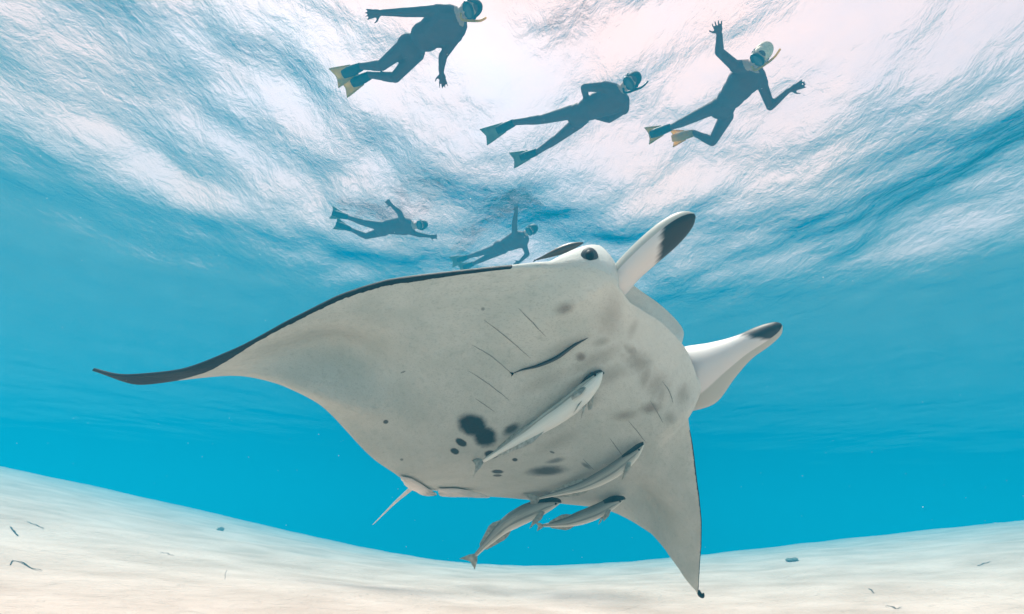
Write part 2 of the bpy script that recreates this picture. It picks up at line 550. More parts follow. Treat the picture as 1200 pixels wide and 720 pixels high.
def manta_material():
    m, n, l = material('manta_skin')
    out = n.new('ShaderNodeOutputMaterial')
    b = n.new('ShaderNodeBsdfPrincipled')
    b.inputs['Roughness'].default_value = 0.62
    b.inputs['Specular IOR Level'].default_value = 0.25
    ar = n.new('ShaderNodeAttribute'); ar.attribute_name = 'rest'
    asd = n.new('ShaderNodeAttribute'); asd.attribute_name = 'side'
    ale = n.new('ShaderNodeAttribute'); ale.attribute_name = 'lead'
    sep = n.new('ShaderNodeSeparateXYZ')
    l.new(ar.outputs['Vector'], sep.inputs[0])
    def math_(op, a, c=None, d=None):
        k = n.new('ShaderNodeMath'); k.operation = op
        for i, x in enumerate((a, c, d)):
            if x is None: continue
            if isinstance(x, (int, float)): k.inputs[i].default_value = x
            else: l.new(x, k.inputs[i])
        return k.outputs[0]
    def noise(scale, detail=5, rough=.55):
        k = n.new('ShaderNodeTexNoise')
        k.inputs['Scale'].default_value = scale; k.inputs['Detail'].default_value = detail; k.inputs['Roughness'].default_value = rough
        l.new(ar.outputs['Vector'], k.inputs['Vector'])
        return k.outputs['Fac']
    def ramp(x, a, c, lo=0.0, hi=1.0):
        k = n.new('ShaderNodeMapRange'); k.interpolation_type = 'SMOOTHSTEP'
        l.new(x, k.inputs[0])
        k.inputs[1].default_value = a; k.inputs[2].default_value = c; k.inputs[3].default_value = lo; k.inputs[4].default_value = hi
        return k.outputs[0]
    def mixc(f, a, c):
        k = n.new('ShaderNodeMix'); k.data_type = 'RGBA'
        for i, x in ((0, f), (6, a), (7, c)):
            if isinstance(x, tuple): k.inputs[i].default_value = (*x, 1)
            elif isinstance(x, float): k.inputs[i].default_value = x
            else: l.new(x, k.inputs[i])
        return k.outputs[2]
    n1, n2, n3 = noise(9), noise(60, 4), noise(260, 2)
    wob = math_('MULTIPLY', math_('SUBTRACT', n2, .5), .6)
    def spots(lst):
        acc = None
        for (x, y, rx, ry, ang, soft, st) in lst:
            c = rest_at(x, y)[:2]
            ca, sa = math.cos(math.radians(ang)), math.sin(math.radians(ang))
            ex = (rest_at(x + 6 * ca, y + 6 * sa)[:2] - rest_at(x - 6 * ca, y - 6 * sa)[:2]) / 12 * rx
            ey = (rest_at(x - 6 * sa, y + 6 * ca)[:2] - rest_at(x + 6 * sa, y - 6 * ca)[:2]) / 12 * ry
            I = np.linalg.inv(np.column_stack([ex, ey]))
            q = []
            for r in range(2):
                k = n.new('ShaderNodeVectorMath'); k.operation = 'DOT_PRODUCT'
                l.new(ar.outputs['Vector'], k.inputs[0])
                k.inputs[1].default_value = (float(I[r, 0]), float(I[r, 1]), 0)
                q.append(math_('SUBTRACT', k.outputs['Value'], float(I[r] @ c)))
            d = math_('SQRT', math_('ADD', math_('MULTIPLY', q[0], q[0]), math_('MULTIPLY', q[1], q[1])))
            d = math_('ADD', d, math_('MULTIPLY', wob, 0.4 + 2.2 * soft if soft > .8 else 0.4 + soft))
            f = ramp(d, 1 + soft * .9, max(0.05, 1 - soft), 0.0, st)
            acc = f if acc is None else math_('MAXIMUM', acc, f)
        return math_('MULTIPLY', acc, ramp(asd.outputs['Fac'], .2, .9))
    base = mixc(ramp(n1, .32, .7), (0.49, 0.535, 0.49), (0.61, 0.645, 0.595))
    base = mixc(math_('MULTIPLY', ramp(n2, .5, .75), .30), base, (0.27, 0.32, 0.30))
    base = mixc(math_('MULTIPLY', ramp(n3, .52, .68), .32), base, (0.22, 0.27, 0.26))
    # greyer out on the wings, whiter round the head: part pigment, part painted-in light
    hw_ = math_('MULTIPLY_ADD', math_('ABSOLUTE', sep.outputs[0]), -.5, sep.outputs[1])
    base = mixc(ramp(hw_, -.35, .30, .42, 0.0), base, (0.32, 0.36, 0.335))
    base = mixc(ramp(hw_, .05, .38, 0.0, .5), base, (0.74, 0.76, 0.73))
    base = mixc(spots(SMUDGES), base, (0.12, 0.078, 0.05))
    base = mixc(spots(SPOTS), base, (0.008, 0.013, 0.016))
    # black back: everything above the edge of the disc, and a ragged rim under the leading edge of the wings
    au = math_('ABSOLUTE', sep.outputs[0])
    rimw = math_('MULTIPLY', math_('ADD', ramp(sep.outputs[0], -.3, .3, .006, .0115), math_('MULTIPLY', math_('SUBTRACT', n2, .5), .012)), ramp(au, .31, .47, -.12, 1.0))
    rimw = math_('ADD', rimw, ramp(sep.outputs[0], .74, .93, 0, .16))
    rim = math_('MULTIPLY', math_('LESS_THAN', ale.outputs['Fac'], rimw), math_('GREATER_THAN', au, .30))
    head = math_('MULTIPLY', ramp(au, .32, .27), ramp(sep.outputs[1], .10, .2))
    thr = math_('MINIMUM', math_('MULTIPLY_ADD', head, -.75, 0.05), ramp(au, .29, .42, -.93, 0.05))
    back = math_('MULTIPLY', math_('LESS_THAN', asd.outputs['Fac'], thr), math_('GREATER_THAN', math_('ADD', ale.outputs['Fac'], math_('MULTIPLY', math_('SUBTRACT', n2, .5), .02)), ramp(au, .28, .36, .06, -.05)))
    hd = math_('MULTIPLY', head, ramp(sep.outputs[1], .24, .30))
    back = math_('MULTIPLY', back, math_('SUBTRACT', 1.0, hd))
    dark = math_('MAXIMUM', rim, back)
    base = mixc(dark, base, (0.006, 0.008, 0.010))
    # throat: dark inside the mouth
    mouth = math_('MULTIPLY', math_('MULTIPLY', math_('LESS_THAN', math_('ABSOLUTE', asd.outputs['Fac']), .9), math_('LESS_THAN', au, .2)), ramp(sep.outputs[1], .40, .355))
    base = mixc(mouth, base, (0.02, 0.022, 0.025))
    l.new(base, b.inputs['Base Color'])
    bp = n.new('ShaderNodeBump')
    bp.inputs['Strength'].default_value = 0.45
    bp.inputs['Distance'].default_value = 0.008
    l.new(math_('ADD', n2, math_('MULTIPLY', n3, .4)), bp.inputs['Height'])
    l.new(bp.outputs['Normal'], b.inputs['Normal'])
    l.new(b.outputs['BSDF'], out.inputs['Surface'])
    return m

def add_attr(me, name, vals, kind='FLOAT'):
    a = me.attributes.new(name, kind, 'POINT')
    a.data.foreach_set('vector' if kind == 'FLOAT_VECTOR' else 'value', np.asarray(vals, np.float32).ravel())

def fix_normals(o):
    bm = bmesh.new(); bm.from_mesh(o.data)
    bmesh.ops.recalc_face_normals(bm, faces=bm.faces)
    bm.to_mesh(o.data); bm.free()

def tube(path, radii, nseg=10, flat=None, up=None):
    """Loft of elliptical rings along a path; flat = thickness ratio across 'up'."""
    P = np.asarray(path, float)
    T = np.gradient(P, axis=0)
    T /= np.linalg.norm(T, axis=1)[:, None]
    up = np.array([0, 0, 1.0]) if up is None else np.asarray(up, float)
    V, F = [], []
    for i, (p, t) in enumerate(zip(P, T)):
        b = up - (up @ t) * t
        b /= np.linalg.norm(b)
        a = np.cross(t, b)
        r = radii[i]
        ra, rb = (r, r * (flat if flat else 1)) if np.isscalar(r) else r
        for k in range(nseg):
            an = 2 * math.pi * k / nseg
            V.append(p + a * ra * math.cos(an) + b * rb * math.sin(an))
    for i in range(len(P) - 1):
        for k in range(nseg):
            k2 = (k + 1) % nseg
            F.append((i * nseg + k, i * nseg + k2, (i + 1) * nseg + k2, (i + 1) * nseg + k))
    F.append(tuple(range(nseg))[::-1])
    F.append(tuple((len(P) - 1) * nseg + k for k in range(nseg)))
    return V, F

def spline(pts, n):
    """Catmull-Rom through control rows."""
    P = np.asarray(pts, float)
    Q = np.vstack([2 * P[0] - P[1], P, 2 * P[-1] - P[-2]])
    out = []
    m = len(P) - 1
    for s in np.linspace(0, m, n):
        i = min(int(s), m - 1); t = s - i
        a, b_, c, d = Q[i], Q[i + 1], Q[i + 2], Q[i + 3]
        out.append(.5 * (2 * b_ + (c - a) * t + (2 * a - 5 * b_ + 4 * c - d) * t * t + (3 * b_ - a - 3 * c + d) * t ** 3))
    return np.array(out)

def make_manta():
    ctr = cam_to_world(manta_point([[0, 0, 0]]))[0]
    root = thing('manta_ray', 'huge white-bellied manta ray with black-edged wings gliding over the sand', 'manta ray', ctr)
    us = np.concatenate([np.linspace(-1, -.42, 60), np.linspace(-.42, .42, 110)[1:], np.linspace(.42, 1, 80)[1:]])
    rows = [profile(u) for u in us]
    k = len(rows[0])
    R = np.vstack(rows)
    W = cam_to_world(manta_point(R[:, :3]))
    F = []
    for i in range(len(us) - 1):
        for j in range(k):
            j2 = (j + 1) % k
            F.append((i * k + j, i * k + j2, (i + 1) * k + j2, (i + 1) * k + j))
    F.append(tuple(range(k))); F.append(tuple((len(us) - 1) * k + j for j in range(k))[::-1])
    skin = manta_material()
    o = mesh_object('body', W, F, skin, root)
    add_attr(o.data, 'rest', R[:, :3], 'FLOAT_VECTOR')
    add_attr(o.data, 'side', R[:, 3])
    add_attr(o.data, 'lead', R[:, 4])
    fix_normals(o)
    white = simple_mat('manta_white', (0.68, 0.655, 0.61), .6, .10, 14, .15)
    black = simple_mat('manta_black', (0.008, 0.010, 0.012), .5, .3, 20, .1)
    # cephalic fins: broad paddles rolled into horns, dark outside near the tip
    def horn(ctrl, edge, name='cephalic_fin'):
        # ctrl rows: x, y, depth, half width (px), thickness ratio
        C_ = spline(ctrl, 40)
        P = np.array([at_depth(x, y, d) for x, y, d, *_ in C_])
        T = np.gradient(P, axis=0); T /= np.linalg.norm(T, axis=1)[:, None]
        V, F_, A = [], [], []
        ns = 28
        for i in range(len(P)):
            view = P[i] - CT; view /= np.linalg.norm(view)
            a = np.cross(T[i], view); a /= np.linalg.norm(a)
            bb = np.cross(a, T[i])
            hw = C_[i][3] * C_[i][2] / FOCAL
            for q in range(ns):
                an = 2 * math.pi * q / ns
                ca, sa = math.cos(an), math.sin(an)
                cup = 0.35 * hw * (ca * ca - .5)                   # rolled: the section curves like a shallow C
                V.append(P[i] + a * hw * ca + bb * (hw * C_[i][4] * sa + cup))
                A.append((i / (len(P) - 1), ca, sa))
        for i in range(len(P) - 1):
            for q in range(ns):
                q2 = (q + 1) % ns
                F_.append((i * ns + q, i * ns + q2, (i + 1) * ns + q2, (i + 1) * ns + q))
        F_.append(tuple(range(ns))); F_.append(tuple((len(P) - 1) * ns + q for q in range(ns))[::-1])
        m, n, l = material('cephalic_fin_skin')
        out = n.new('ShaderNodeOutputMaterial'); b = n.new('ShaderNodeBsdfPrincipled')
        b.inputs['Roughness'].default_value = .5
        at = n.new('ShaderNodeAttribute'); at.attribute_name = 'horn'
        sp = n.new('ShaderNodeSeparateXYZ'); l.new(at.outputs['Vector'], sp.inputs[0])
        nz = n.new('ShaderNodeTexNoise'); nz.inputs['Scale'].default_value = 4; nz.inputs['Detail'].default_value = 6
        l.new(at.outputs['Vector'], nz.inputs['Vector'])
        # the dark tip starts at 'edge' along the fin, later towards one side
        s1 = n.new('ShaderNodeMath'); s1.operation = 'MULTIPLY_ADD'; s1.inputs[1].default_value = -.10 * edge[1]
        l.new(sp.outputs[1], s1.inputs[0]); l.new(sp.outputs[0], s1.inputs[2])
        s2 = n.new('ShaderNodeMath'); s2.operation = 'MULTIPLY_ADD'; s2.inputs[1].default_value = .10
        l.new(nz.outputs['Fac'], s2.inputs[0]); l.new(s1.outputs[0], s2.inputs[2])
        mr = n.new('ShaderNodeMapRange'); mr.interpolation_type = 'SMOOTHSTEP'
        mr.inputs[1].default_value = edge[0] + .02; mr.inputs[2].default_value = edge[0] + .08
        l.new(s2.outputs[0], mr.inputs[0])
        mx = n.new('ShaderNodeMix'); mx.data_type = 'RGBA'
        mx.inputs[6].default_value = (.70, .68, .66, 1); mx.inputs[7].default_value = (.012, .014, .016, 1)
        l.new(mr.outputs[0], mx.inputs[0])
        # pale folded inner margin
        pm = n.new('ShaderNodeMapRange'); pm.inputs[1].default_value = .50; pm.inputs[2].default_value = .56
        k1 = n.new('ShaderNodeMath'); k1.operation = 'MULTIPLY'; k1.inputs[1].default_value = edge[1]
        l.new(sp.outputs[1], k1.inputs[0]); l.new(k1.outputs[0], pm.inputs[0])
        mx2 = n.new('ShaderNodeMix'); mx2.data_type = 'RGBA'; mx2.inputs[7].default_value = (.42, .44, .40, 1)
        l.new(pm.outputs[0], mx2.inputs[0]); l.new(mx.outputs[2], mx2.inputs[6])
        l.new(mx2.outputs[2], b.inputs['Base Color']); l.new(b.outputs[0], out.inputs['Surface'])
        h = mesh_object(name, V, F_, m, root)
        add_attr(h.data, 'horn', A, 'FLOAT_VECTOR')
        fix_normals(h)
        return h
    horn([(690, 372, 2.34, 10, .8), (702, 357, 2.25, 15, .8), (718, 338, 2.16, 16.5, .8), (736, 317, 2.11, 16.5, .7), (758, 296, 2.06, 17.5, .6), (780, 277, 2.02, 17.5, .5),
          (797, 263, 1.99, 14.5, .45), (808, 255.5, 1.975, 9.5, .45), (814, 252, 1.97, 3, .5)], (.60, 1))
    horn([(762, 476, 2.80, 20, .6), (790, 456, 2.68, 32, .6), (815, 441, 2.56, 37, .6), (845, 423, 2.47, 24.5, .6), (870, 408, 2.41, 16, .55), (891, 396, 2.36, 13.5, .5),
          (905, 388, 2.33, 10.5, .45), (912, 383, 2.32, 7, .45), (916, 380.5, 2.315, 2, .5)], (.63, -1))
    # eye on the side of the head: black ball in a dark lid patch
    from mathutils.bvhtree import BVHTree
    bvh = BVHTree.FromPolygons([tuple(map(float, p)) for p in W], F)
    r_ = Vector(ray(691, 300)).normalized()
    hit, nrm, _, _ = bvh.ray_cast(Vector(CT), r_)
    if nrm.dot(r_) > 0:
        nrm = -nrm
    for nm, rad, col in (('eyelid', (.036, .046, .020), (.06, .065, .07)), ('eye', (.023, .034, .026), (0.008, 0.008, 0.010))):
        bm = bmesh.new()
        bmesh.ops.create_uvsphere(bm, u_segments=24, v_segments=16, radius=1)
        me = bpy.data.meshes.new(nm); bm.to_mesh(me); bm.free()
        eye = bpy.data.objects.new(nm, me); COL.objects.link(eye)
        q = (nrm * .55 - r_ * .45).to_track_quat('Z', 'Y')
        eye.matrix_basis = Matrix.Translation(hit - nrm * .008) @ q.to_matrix().to_4x4() @ Matrix.Diagonal((*rad, 1))
        me.polygons.foreach_set('use_smooth', [True] * len(me.polygons))
        me.materials.append(simple_mat('manta_' + nm, col, .55, .3, 10, 0, .2))
        put_under(eye, root)
    # gill slits: thin curved flaps
    gill = simple_mat('gill_flap', (0.25, 0.265, 0.25), .7, .2, 40, .2)
    for line in [((607, 361), (623, 377), (640, 395)), ((567, 375), (592, 394), (622, 420)), ((553, 404), (576, 418), (602, 440)),
                 ((549, 435), (571, 449), (597, 469)), ((557, 467), (567, 474), (580, 483)),
                 ((776, 447), (784, 458), (789, 473)), ((762, 470), (770, 483), (777, 496)), ((736, 493), (747, 506), (757, 519)),
                 ((714, 513), (722, 524), (730, 535)), ((683, 538), (689, 544), (696, 551))]:
        C_ = spline(line, 12)
        P = [belly_at(x, y, .0005) for x, y in C_]
        r = [.0005 + .0019 * math.sin(math.pi * i / 11) ** .7 for i in range(12)]
        V, F_ = tube(P, r, 6, .5, CR @ M_ROT[:, 2])
        mesh_object('gill_slit', V, F_, gill, root)
    # tail whip and pelvic fins at the rear
    P = spline([belly_at(492, 568, -.03), at_depth(479, 575, 2.84), at_depth(462, 590, 2.90), at_depth(437, 615, 3.0)], 24)
    V, F_ = tube(P, [.014 * (1 - i / 23) + .0016 for i in range(24)], 8)
    mesh_object('tail', V, F_, white, root)
    for pts in ([(469, 556), (484, 560), (500, 570), (512, 578), (497, 579), (484, 575), (473, 569)],
                [(513, 571), (535, 571), (556, 575), (574, 581), (552, 580), (532, 580), (516, 579)]):
        n_ = len(pts)
        cx, cyy = np.mean([p[0] for p in pts]), np.mean([p[1] for p in pts])
        ring = spline(pts + [pts[0]], 40)[:-1]
        V, F_ = [], []
        for sgn in (1, -1):
            for fr, th in ((1, .0015), (.55, .012)):
                for x, y in ring:
                    X, Y = cx + (x - cx) * fr, cyy + (y - cyy) * fr
                    V.append(belly_at(X, min(Y, 574), .010 + sgn * th) + (ray(X, Y) - ray(X, min(Y, 574))) * 2.8)
        m_ = len(ring)
        for s_ in (0, 2):
            for q in range(m_):
                F_.append(((s_) * m_ + q, s_ * m_ + (q + 1) % m_, (s_ + 1) * m_ + (q + 1) % m_, (s_ + 1) * m_ + q))
            F_.append(tuple((s_ + 1) * m_ + q for q in range(m_)))
        for q in range(m_):
            F_.append((q, (q + 1) % m_, 2 * m_ + (q + 1) % m_, 2 * m_ + q))
        pf = mesh_object('pelvic_fin', V, F_, white, root)
        fix_normals(pf)
    # curled black tip of the far wing
    P = spline([at_depth(818, 692, 3.21), at_depth(820.5, 697, 3.20), at_depth(823.5, 698.5, 3.19), at_depth(824.5, 695, 3.19)], 14)
    V, F_ = tube(P, [.010, .012, .013, .0135, .014, .014, .014, .0135, .013, .012, .010, .008, .006, .003], 8)
    mesh_object('wing_tip', V, F_, black, root)
    return root
MANTA = make_manta()

# ------------------------------------------------------------------ remoras
BELLY_DIR = CR @ M_ROT[:, 2]
MAT_REM = {}
def remora_mat(kind):
    """Grey fish skin, darker on the back, faint dark stripe on the flank (colour by the fish's own height)."""
    if kind in MAT_REM:
        return MAT_REM[kind]
    back, flank, belly = {'pale': ((.30, .36, .34), (.60, .66, .62), (.76, .80, .75)),
                          'grey': ((.17, .19, .18), (.46, .50, .45), (.70, .73, .66)),
                          'dark': ((.004, .005, .006), (.008, .010, .012), (.05, .06, .06))}[kind]
    m, n, l = material('remora_skin_' + kind)
    out = n.new('ShaderNodeOutputMaterial'); b = n.new('ShaderNodeBsdfPrincipled')
    b.inputs['Roughness'].default_value = .42
    at = n.new('ShaderNodeAttribute'); at.attribute_name = 'fish'
    sp = n.new('ShaderNodeSeparateXYZ'); l.new(at.outputs['Vector'], sp.inputs[0])
    nz = n.new('ShaderNodeTexNoise'); nz.inputs['Scale'].default_value = 7; nz.inputs['Detail'].default_value = 6
    l.new(at.outputs['Vector'], nz.inputs['Vector'])
    ad = n.new('ShaderNodeMath'); ad.operation = 'MULTIPLY_ADD'; ad.inputs[1].default_value = .7
    l.new(nz.outputs['Fac'], ad.inputs[0]); l.new(sp.outputs[1], ad.inputs[2])
    mr = n.new('ShaderNodeMapRange'); mr.inputs[1].default_value = -.65; mr.inputs[2].default_value = 1.35
    l.new(ad.outputs[0], mr.inputs[0])
    r = n.new('ShaderNodeValToRGB')
    e = r.color_ramp.elements
    e[0].position = .12; e[0].color = (*belly, 1)
    e[1].position = .95; e[1].color = (*back, 1)
    x = r.color_ramp.elements.new(.45); x.color = (*flank, 1)
    x = r.color_ramp.elements.new(.55); x.color = (*[c * .45 for c in flank], 1)
    x = r.color_ramp.elements.new(.66); x.color = (*[c * .85 for c in flank], 1)
    l.new(mr.outputs[0], r.inputs['Fac']); l.new(r.outputs['Color'], b.inputs['Base Color'])
    l.new(b.outputs[0], out.inputs['Surface'])
    MAT_REM[kind] = m
    return m

FIN_MATS = {}
def fin_plate(name, pts, thick, mat, parent):
    """Flat fin of real thickness: outline points (world), thicker in the middle."""
    P = np.asarray(pts, float)
    c = P.mean(0)
    nrm = np.cross(P[1] - P[0], P[2] - P[0]); nrm /= np.linalg.norm(nrm) + 1e-9
    k = len(P)
    V = [*(P + nrm * thick * .15), *(P - nrm * thick * .15), c + nrm * thick, c - nrm * thick]
    F = []
    for i in range(k):
        j = (i + 1) % k
        F += [(i, j, 2 * k), (k + j, k + i, 2 * k + 1), (i, k + i, k + j, j)]
    o = mesh_object(name, V, F, mat, parent)
    fix_normals(o)
    return o

def remora(label, pts, hw, up, kind, fins=True, n=36, flat=.85, tail=1.0):
    """pts: world points head -> tail base; hw: greatest half width in metres; up: towards the fish's back."""
    P = spline(pts, n)
    s = np.linspace(0, 1, n)
    R = hw * np.interp(s, [0, .03, .08, .16, .26, .38, .52, .7, .88, 1], [.06, .24, .44, .68, .90, 1, .93, .62, .32, .20])
    T = np.gradient(P, axis=0); T /= np.linalg.norm(T, axis=1)[:, None]
    root = thing('remora', label, 'fish', P[n // 3], 'remoras with the manta ray')
    mat = remora_mat(kind)
    up = np.asarray(up, float); up /= np.linalg.norm(up)
    ns = 18
    V, F, A, fr = [], [], [], []
    for i in range(n):
        b = up - (up @ T[i]) * T[i]; b /= np.linalg.norm(b)
        a = np.cross(T[i], b)
        fr.append((a, b))
        for q in range(ns):
            an = 2 * math.pi * q / ns
            V.append(P[i] + a * R[i] * flat * math.cos(an) + b * R[i] * math.sin(an))
            A.append((s[i], math.sin(an), math.cos(an)))
    for i in range(n - 1):
        for q in range(ns):
            q2 = (q + 1) % ns
            F.append((i * ns + q, i * ns + q2, (i + 1) * ns + q2, (i + 1) * ns + q))
    F.append(tuple(range(ns))[::-1]); F.append(tuple((n - 1) * ns + q for q in range(ns)))
    body = mesh_object('body', V, F, mat, root)
    add_attr(body.data, 'fish', A, 'FLOAT_VECTOR')
    fix_normals(body)
    L = np.linalg.norm(np.diff(P, axis=0), axis=1).sum()
    fm = FIN_MATS.get(kind)
    if fm is None:
        c = {'pale': (.50, .54, .51), 'grey': (.42, .46, .42), 'dark': (.012, .014, .016)}[kind]
        fm = FIN_MATS[kind] = simple_mat('remora_fin_' + kind, c, .5, .3, 60, .1, .3, .35)
    def along(f):
        i = min(int(f * (n - 1)), n - 1)
        return P[i], T[i], *fr[i], R[i]
    # tail fin: shallow fork
    p, t, a, b, r = along(1.0)
    h = hw * 1.35 * tail
    fin_plate('tail_fin', [p - t * r, p + t * h * .5 + b * h * .55, p + t * h * 1.5 + b * h * 1.0, p + t * h * 1.12 + b * h * .25, p + t * h * 1.05,
                           p + t * h * 1.12 - b * h * .25, p + t * h * 1.5 - b * h * 1.0, p + t * h * .5 - b * h * .55], .003, fm, root)
    if not fins:
        return root
    for name, sg in (('dorsal_fin', 1), ('anal_fin', -1)):
        p0, t0, a0, b0, r0 = along(.56); p1, t1, a1, b1, r1 = along(.66); p2, t2, a2, b2, r2 = along(.9)
        fin_plate(name, [p0 + b0 * sg * r0 * .7, p1 + b1 * sg * (r1 * .8 + hw * .62), p1 + t1 * .05 * L + b1 * sg * (r1 + hw * .5), p2 + b2 * sg * (r2 + hw * .22),
                         p2 + t2 * .02 * L + b2 * sg * r2 * .6, p1 + b1 * sg * r1 * .5], .003, fm, root)
    for sg in (1, -1):
        p, t, a, b, r = along(.24)
        q = p + a * sg * r * flat * .85 - b * r * .1
        d = (t * .9 + a * sg * .42 - b * .38); d /= np.linalg.norm(d)
        e = np.cross(d, a * sg); e /= np.linalg.norm(e)
        fin_plate('pectoral_fin', [q - e * hw * .18, q + d * hw * .9 - e * hw * .42, q + d * hw * 1.9 - e * hw * .1, q + d * hw * 1.6 + e * hw * .32, q + e * hw * .25], .004, fm, root)
        p, t, a, b, r = along(.32)
        q = p + a * sg * r * .35 - b * r * .85
        d = t * .85 - b * .5 + a * sg * .2; d /= np.linalg.norm(d)
        fin_plate('pelvic_fin', [q - t * hw * .1, q + d * hw * 1.1 - t * hw * .2, q + d * hw * 1.35 + t * hw * .1, q + t * hw * .4], .003, fm, root)
        p, t, a, b, r = along(.10)
        bm = bmesh.new(); bmesh.ops.create_uvsphere(bm, u_segments=12, v_segments=8, radius=hw * .13)
        me = bpy.data.meshes.new('eye'); bm.to_mesh(me); bm.free()
        ey = bpy.data.objects.new('eye', me); COL.objects.link(ey)
        ey.location = p + a * sg * r * flat * .93 + b * r * .15
        me.materials.append(EYE_MAT); put_under(ey, root)
    # sucker plate on top of the head
    Pd = [along(f)[0] + along(f)[3] * along(f)[4] * .9 for f in np.linspace(.02, .27, 12)]
    V, F = tube(Pd, [(hw * (.25 + .45 * math.sin(math.pi * (i + .5) / 12) ** .6), hw * .10) for i in range(12)], 12, None, up)
    mesh_object('suction_disc', V, F, remora_mat_disc(), root)
    return root
EYE_MAT = simple_mat('fish_eye', (0.008, 0.008, 0.008), .2, .2, 30, 0, .5)
_disc = []
def remora_mat_disc():
    if not _disc:
        _disc.append(simple_mat('suction_disc', (0.035, 0.037, 0.036), .6, .4, 120, .3))
    return _disc[0]

def bellies(pts):
    return [belly_at(x, y, lf) for x, y, lf in pts]

def make_remoras():
    VIEW_UP = CR @ np.array([0, 1.0, 0])
    VIEW_NEAR = CR @ np.array([0, 0, 1.0])
    remora('large pale remora clinging to the middle of the manta ray belly', bellies([(704, 431, .028), (690, 444, .045), (665, 465, .055), (630, 490, .05), (597, 513, .042), (566, 533, .035)]),
           .047, -BELLY_DIR + VIEW_UP * .2, 'pale', tail=.75)
    remora('thin dark remora pressed on the manta ray belly below the first gill slits', bellies([(689, 394, .010), (672, 403, .012), (652, 417, .012), (630, 427, .010), (612, 432, .008), (602, 436, .008)]),
           .0085, -BELLY_DIR * .3 + VIEW_UP, 'dark', False, tail=.9)
    remora('dark slender remora on the manta ray back beside its eye', [at_depth(x, y, d) for x, y, d in [(684, 284.5, 2.03), (669, 289, 2.03), (655, 294.5, 2.035), (641, 300, 2.05), (629, 304.5, 2.07)]],
           .019, VIEW_UP * .3 - VIEW_NEAR * .6, 'dark', False, tail=.4)
    remora('grey remora tucked under the trailing edge with its tail against the manta belly', bellies([(753, 516, .020), (738, 527, .040), (714, 544, .048), (686, 559, .045), (658, 569, .04), (631, 577, .035)]),
           .037, VIEW_UP + VIEW_NEAR * .25, 'grey', tail=1.1)
    remora('grey remora bending its tail fin down toward the sand behind the manta', [at_depth(x, y, d) for x, y, d in [(657, 588, 2.86), (640, 592, 2.85), (614, 603, 2.86), (592, 616, 2.88), (573, 634, 2.90), (558, 650, 2.92)]],
           .050, VIEW_UP + VIEW_NEAR * .2 - (CR @ np.array([.4, 0, 0])), 'grey', tail=.8)
    remora('straight grey remora swimming last below the far wing of the manta', [at_depth(x, y, d) for x, y, d in [(732, 584, 2.90), (716, 591, 2.89), (694, 602, 2.89), (671, 610, 2.90), (652, 614, 2.91), (637, 616, 2.92)]],
           .040, VIEW_UP + VIEW_NEAR * .2, 'grey', tail=.55)
make_remoras()

# ------------------------------------------------------------------ snorkellers
def cap_mesh(p0, p1, r0, r1, acc, ns=12):
    """Tapered capsule added to the lists in acc."""
    p0, p1 = np.asarray(p0, float), np.asarray(p1, float)
    d = p1 - p0; Lg = np.linalg.norm(d); d = d / Lg
    x = np.cross(d, [0, 0, 1.0]) if abs(d[2]) < .9 else np.cross(d, [1.0, 0, 0])
    x /= np.linalg.norm(x); y = np.cross(d, x)
    rings = [(p0 - d * r0 * math.cos(a), r0 * math.sin(a)) for a in (.25, .7, 1.15)] + [(p0, r0), ((p0 + p1) / 2, (r0 + r1) / 2), (p1, r1)] + \
            [(p1 + d * r1 * math.cos(a), r1 * math.sin(a)) for a in (1.15, .7, .25)]
    V, F = acc
    o = len(V)
    for c, r in rings:
        for q in range(ns):
            an = 2 * math.pi * q / ns
            V.append(c + x * r * math.cos(an) + y * r * math.sin(an))
    m = len(rings)
    for i in range(m - 1):
        for q in range(ns):
            q2 = (q + 1) % ns
            F.append((o + i * ns + q, o + i * ns + q2, o + (i + 1) * ns + q2, o + (i + 1) * ns + q))
    F.append(tuple(o + q for q in range(ns))[::-1]); F.append(tuple(o + (m - 1) * ns + q for q in range(ns)))

def ell_mesh(c, ax, acc, nu=16, nv=10):
    """Ellipsoid with the three half-axis vectors ax."""
    V, F = acc
    o = len(V)
    c = np.asarray(c, float)
    for i in range(nv + 1):
        th = math.pi * (i + .02) / (nv + .04)
        for q in range(nu):
            an = 2 * math.pi * q / nu
            V.append(c + ax[0] * math.sin(th) * math.cos(an) + ax[1] * math.sin(th) * math.sin(an) + ax[2] * math.cos(th))
    for i in range(nv):
        for q in range(nu):
            q2 = (q + 1) % nu
            F.append((o + i * nu + q, o + i * nu + q2, o + (i + 1) * nu + q2, o + (i + 1) * nu + q))
    F.append(tuple(o + q for q in range(nu))[::-1]); F.append(tuple(o + nv * nu + q for q in range(nu)))

def unit(v):
    v = np.asarray(v, float)
    return v / np.linalg.norm(v)

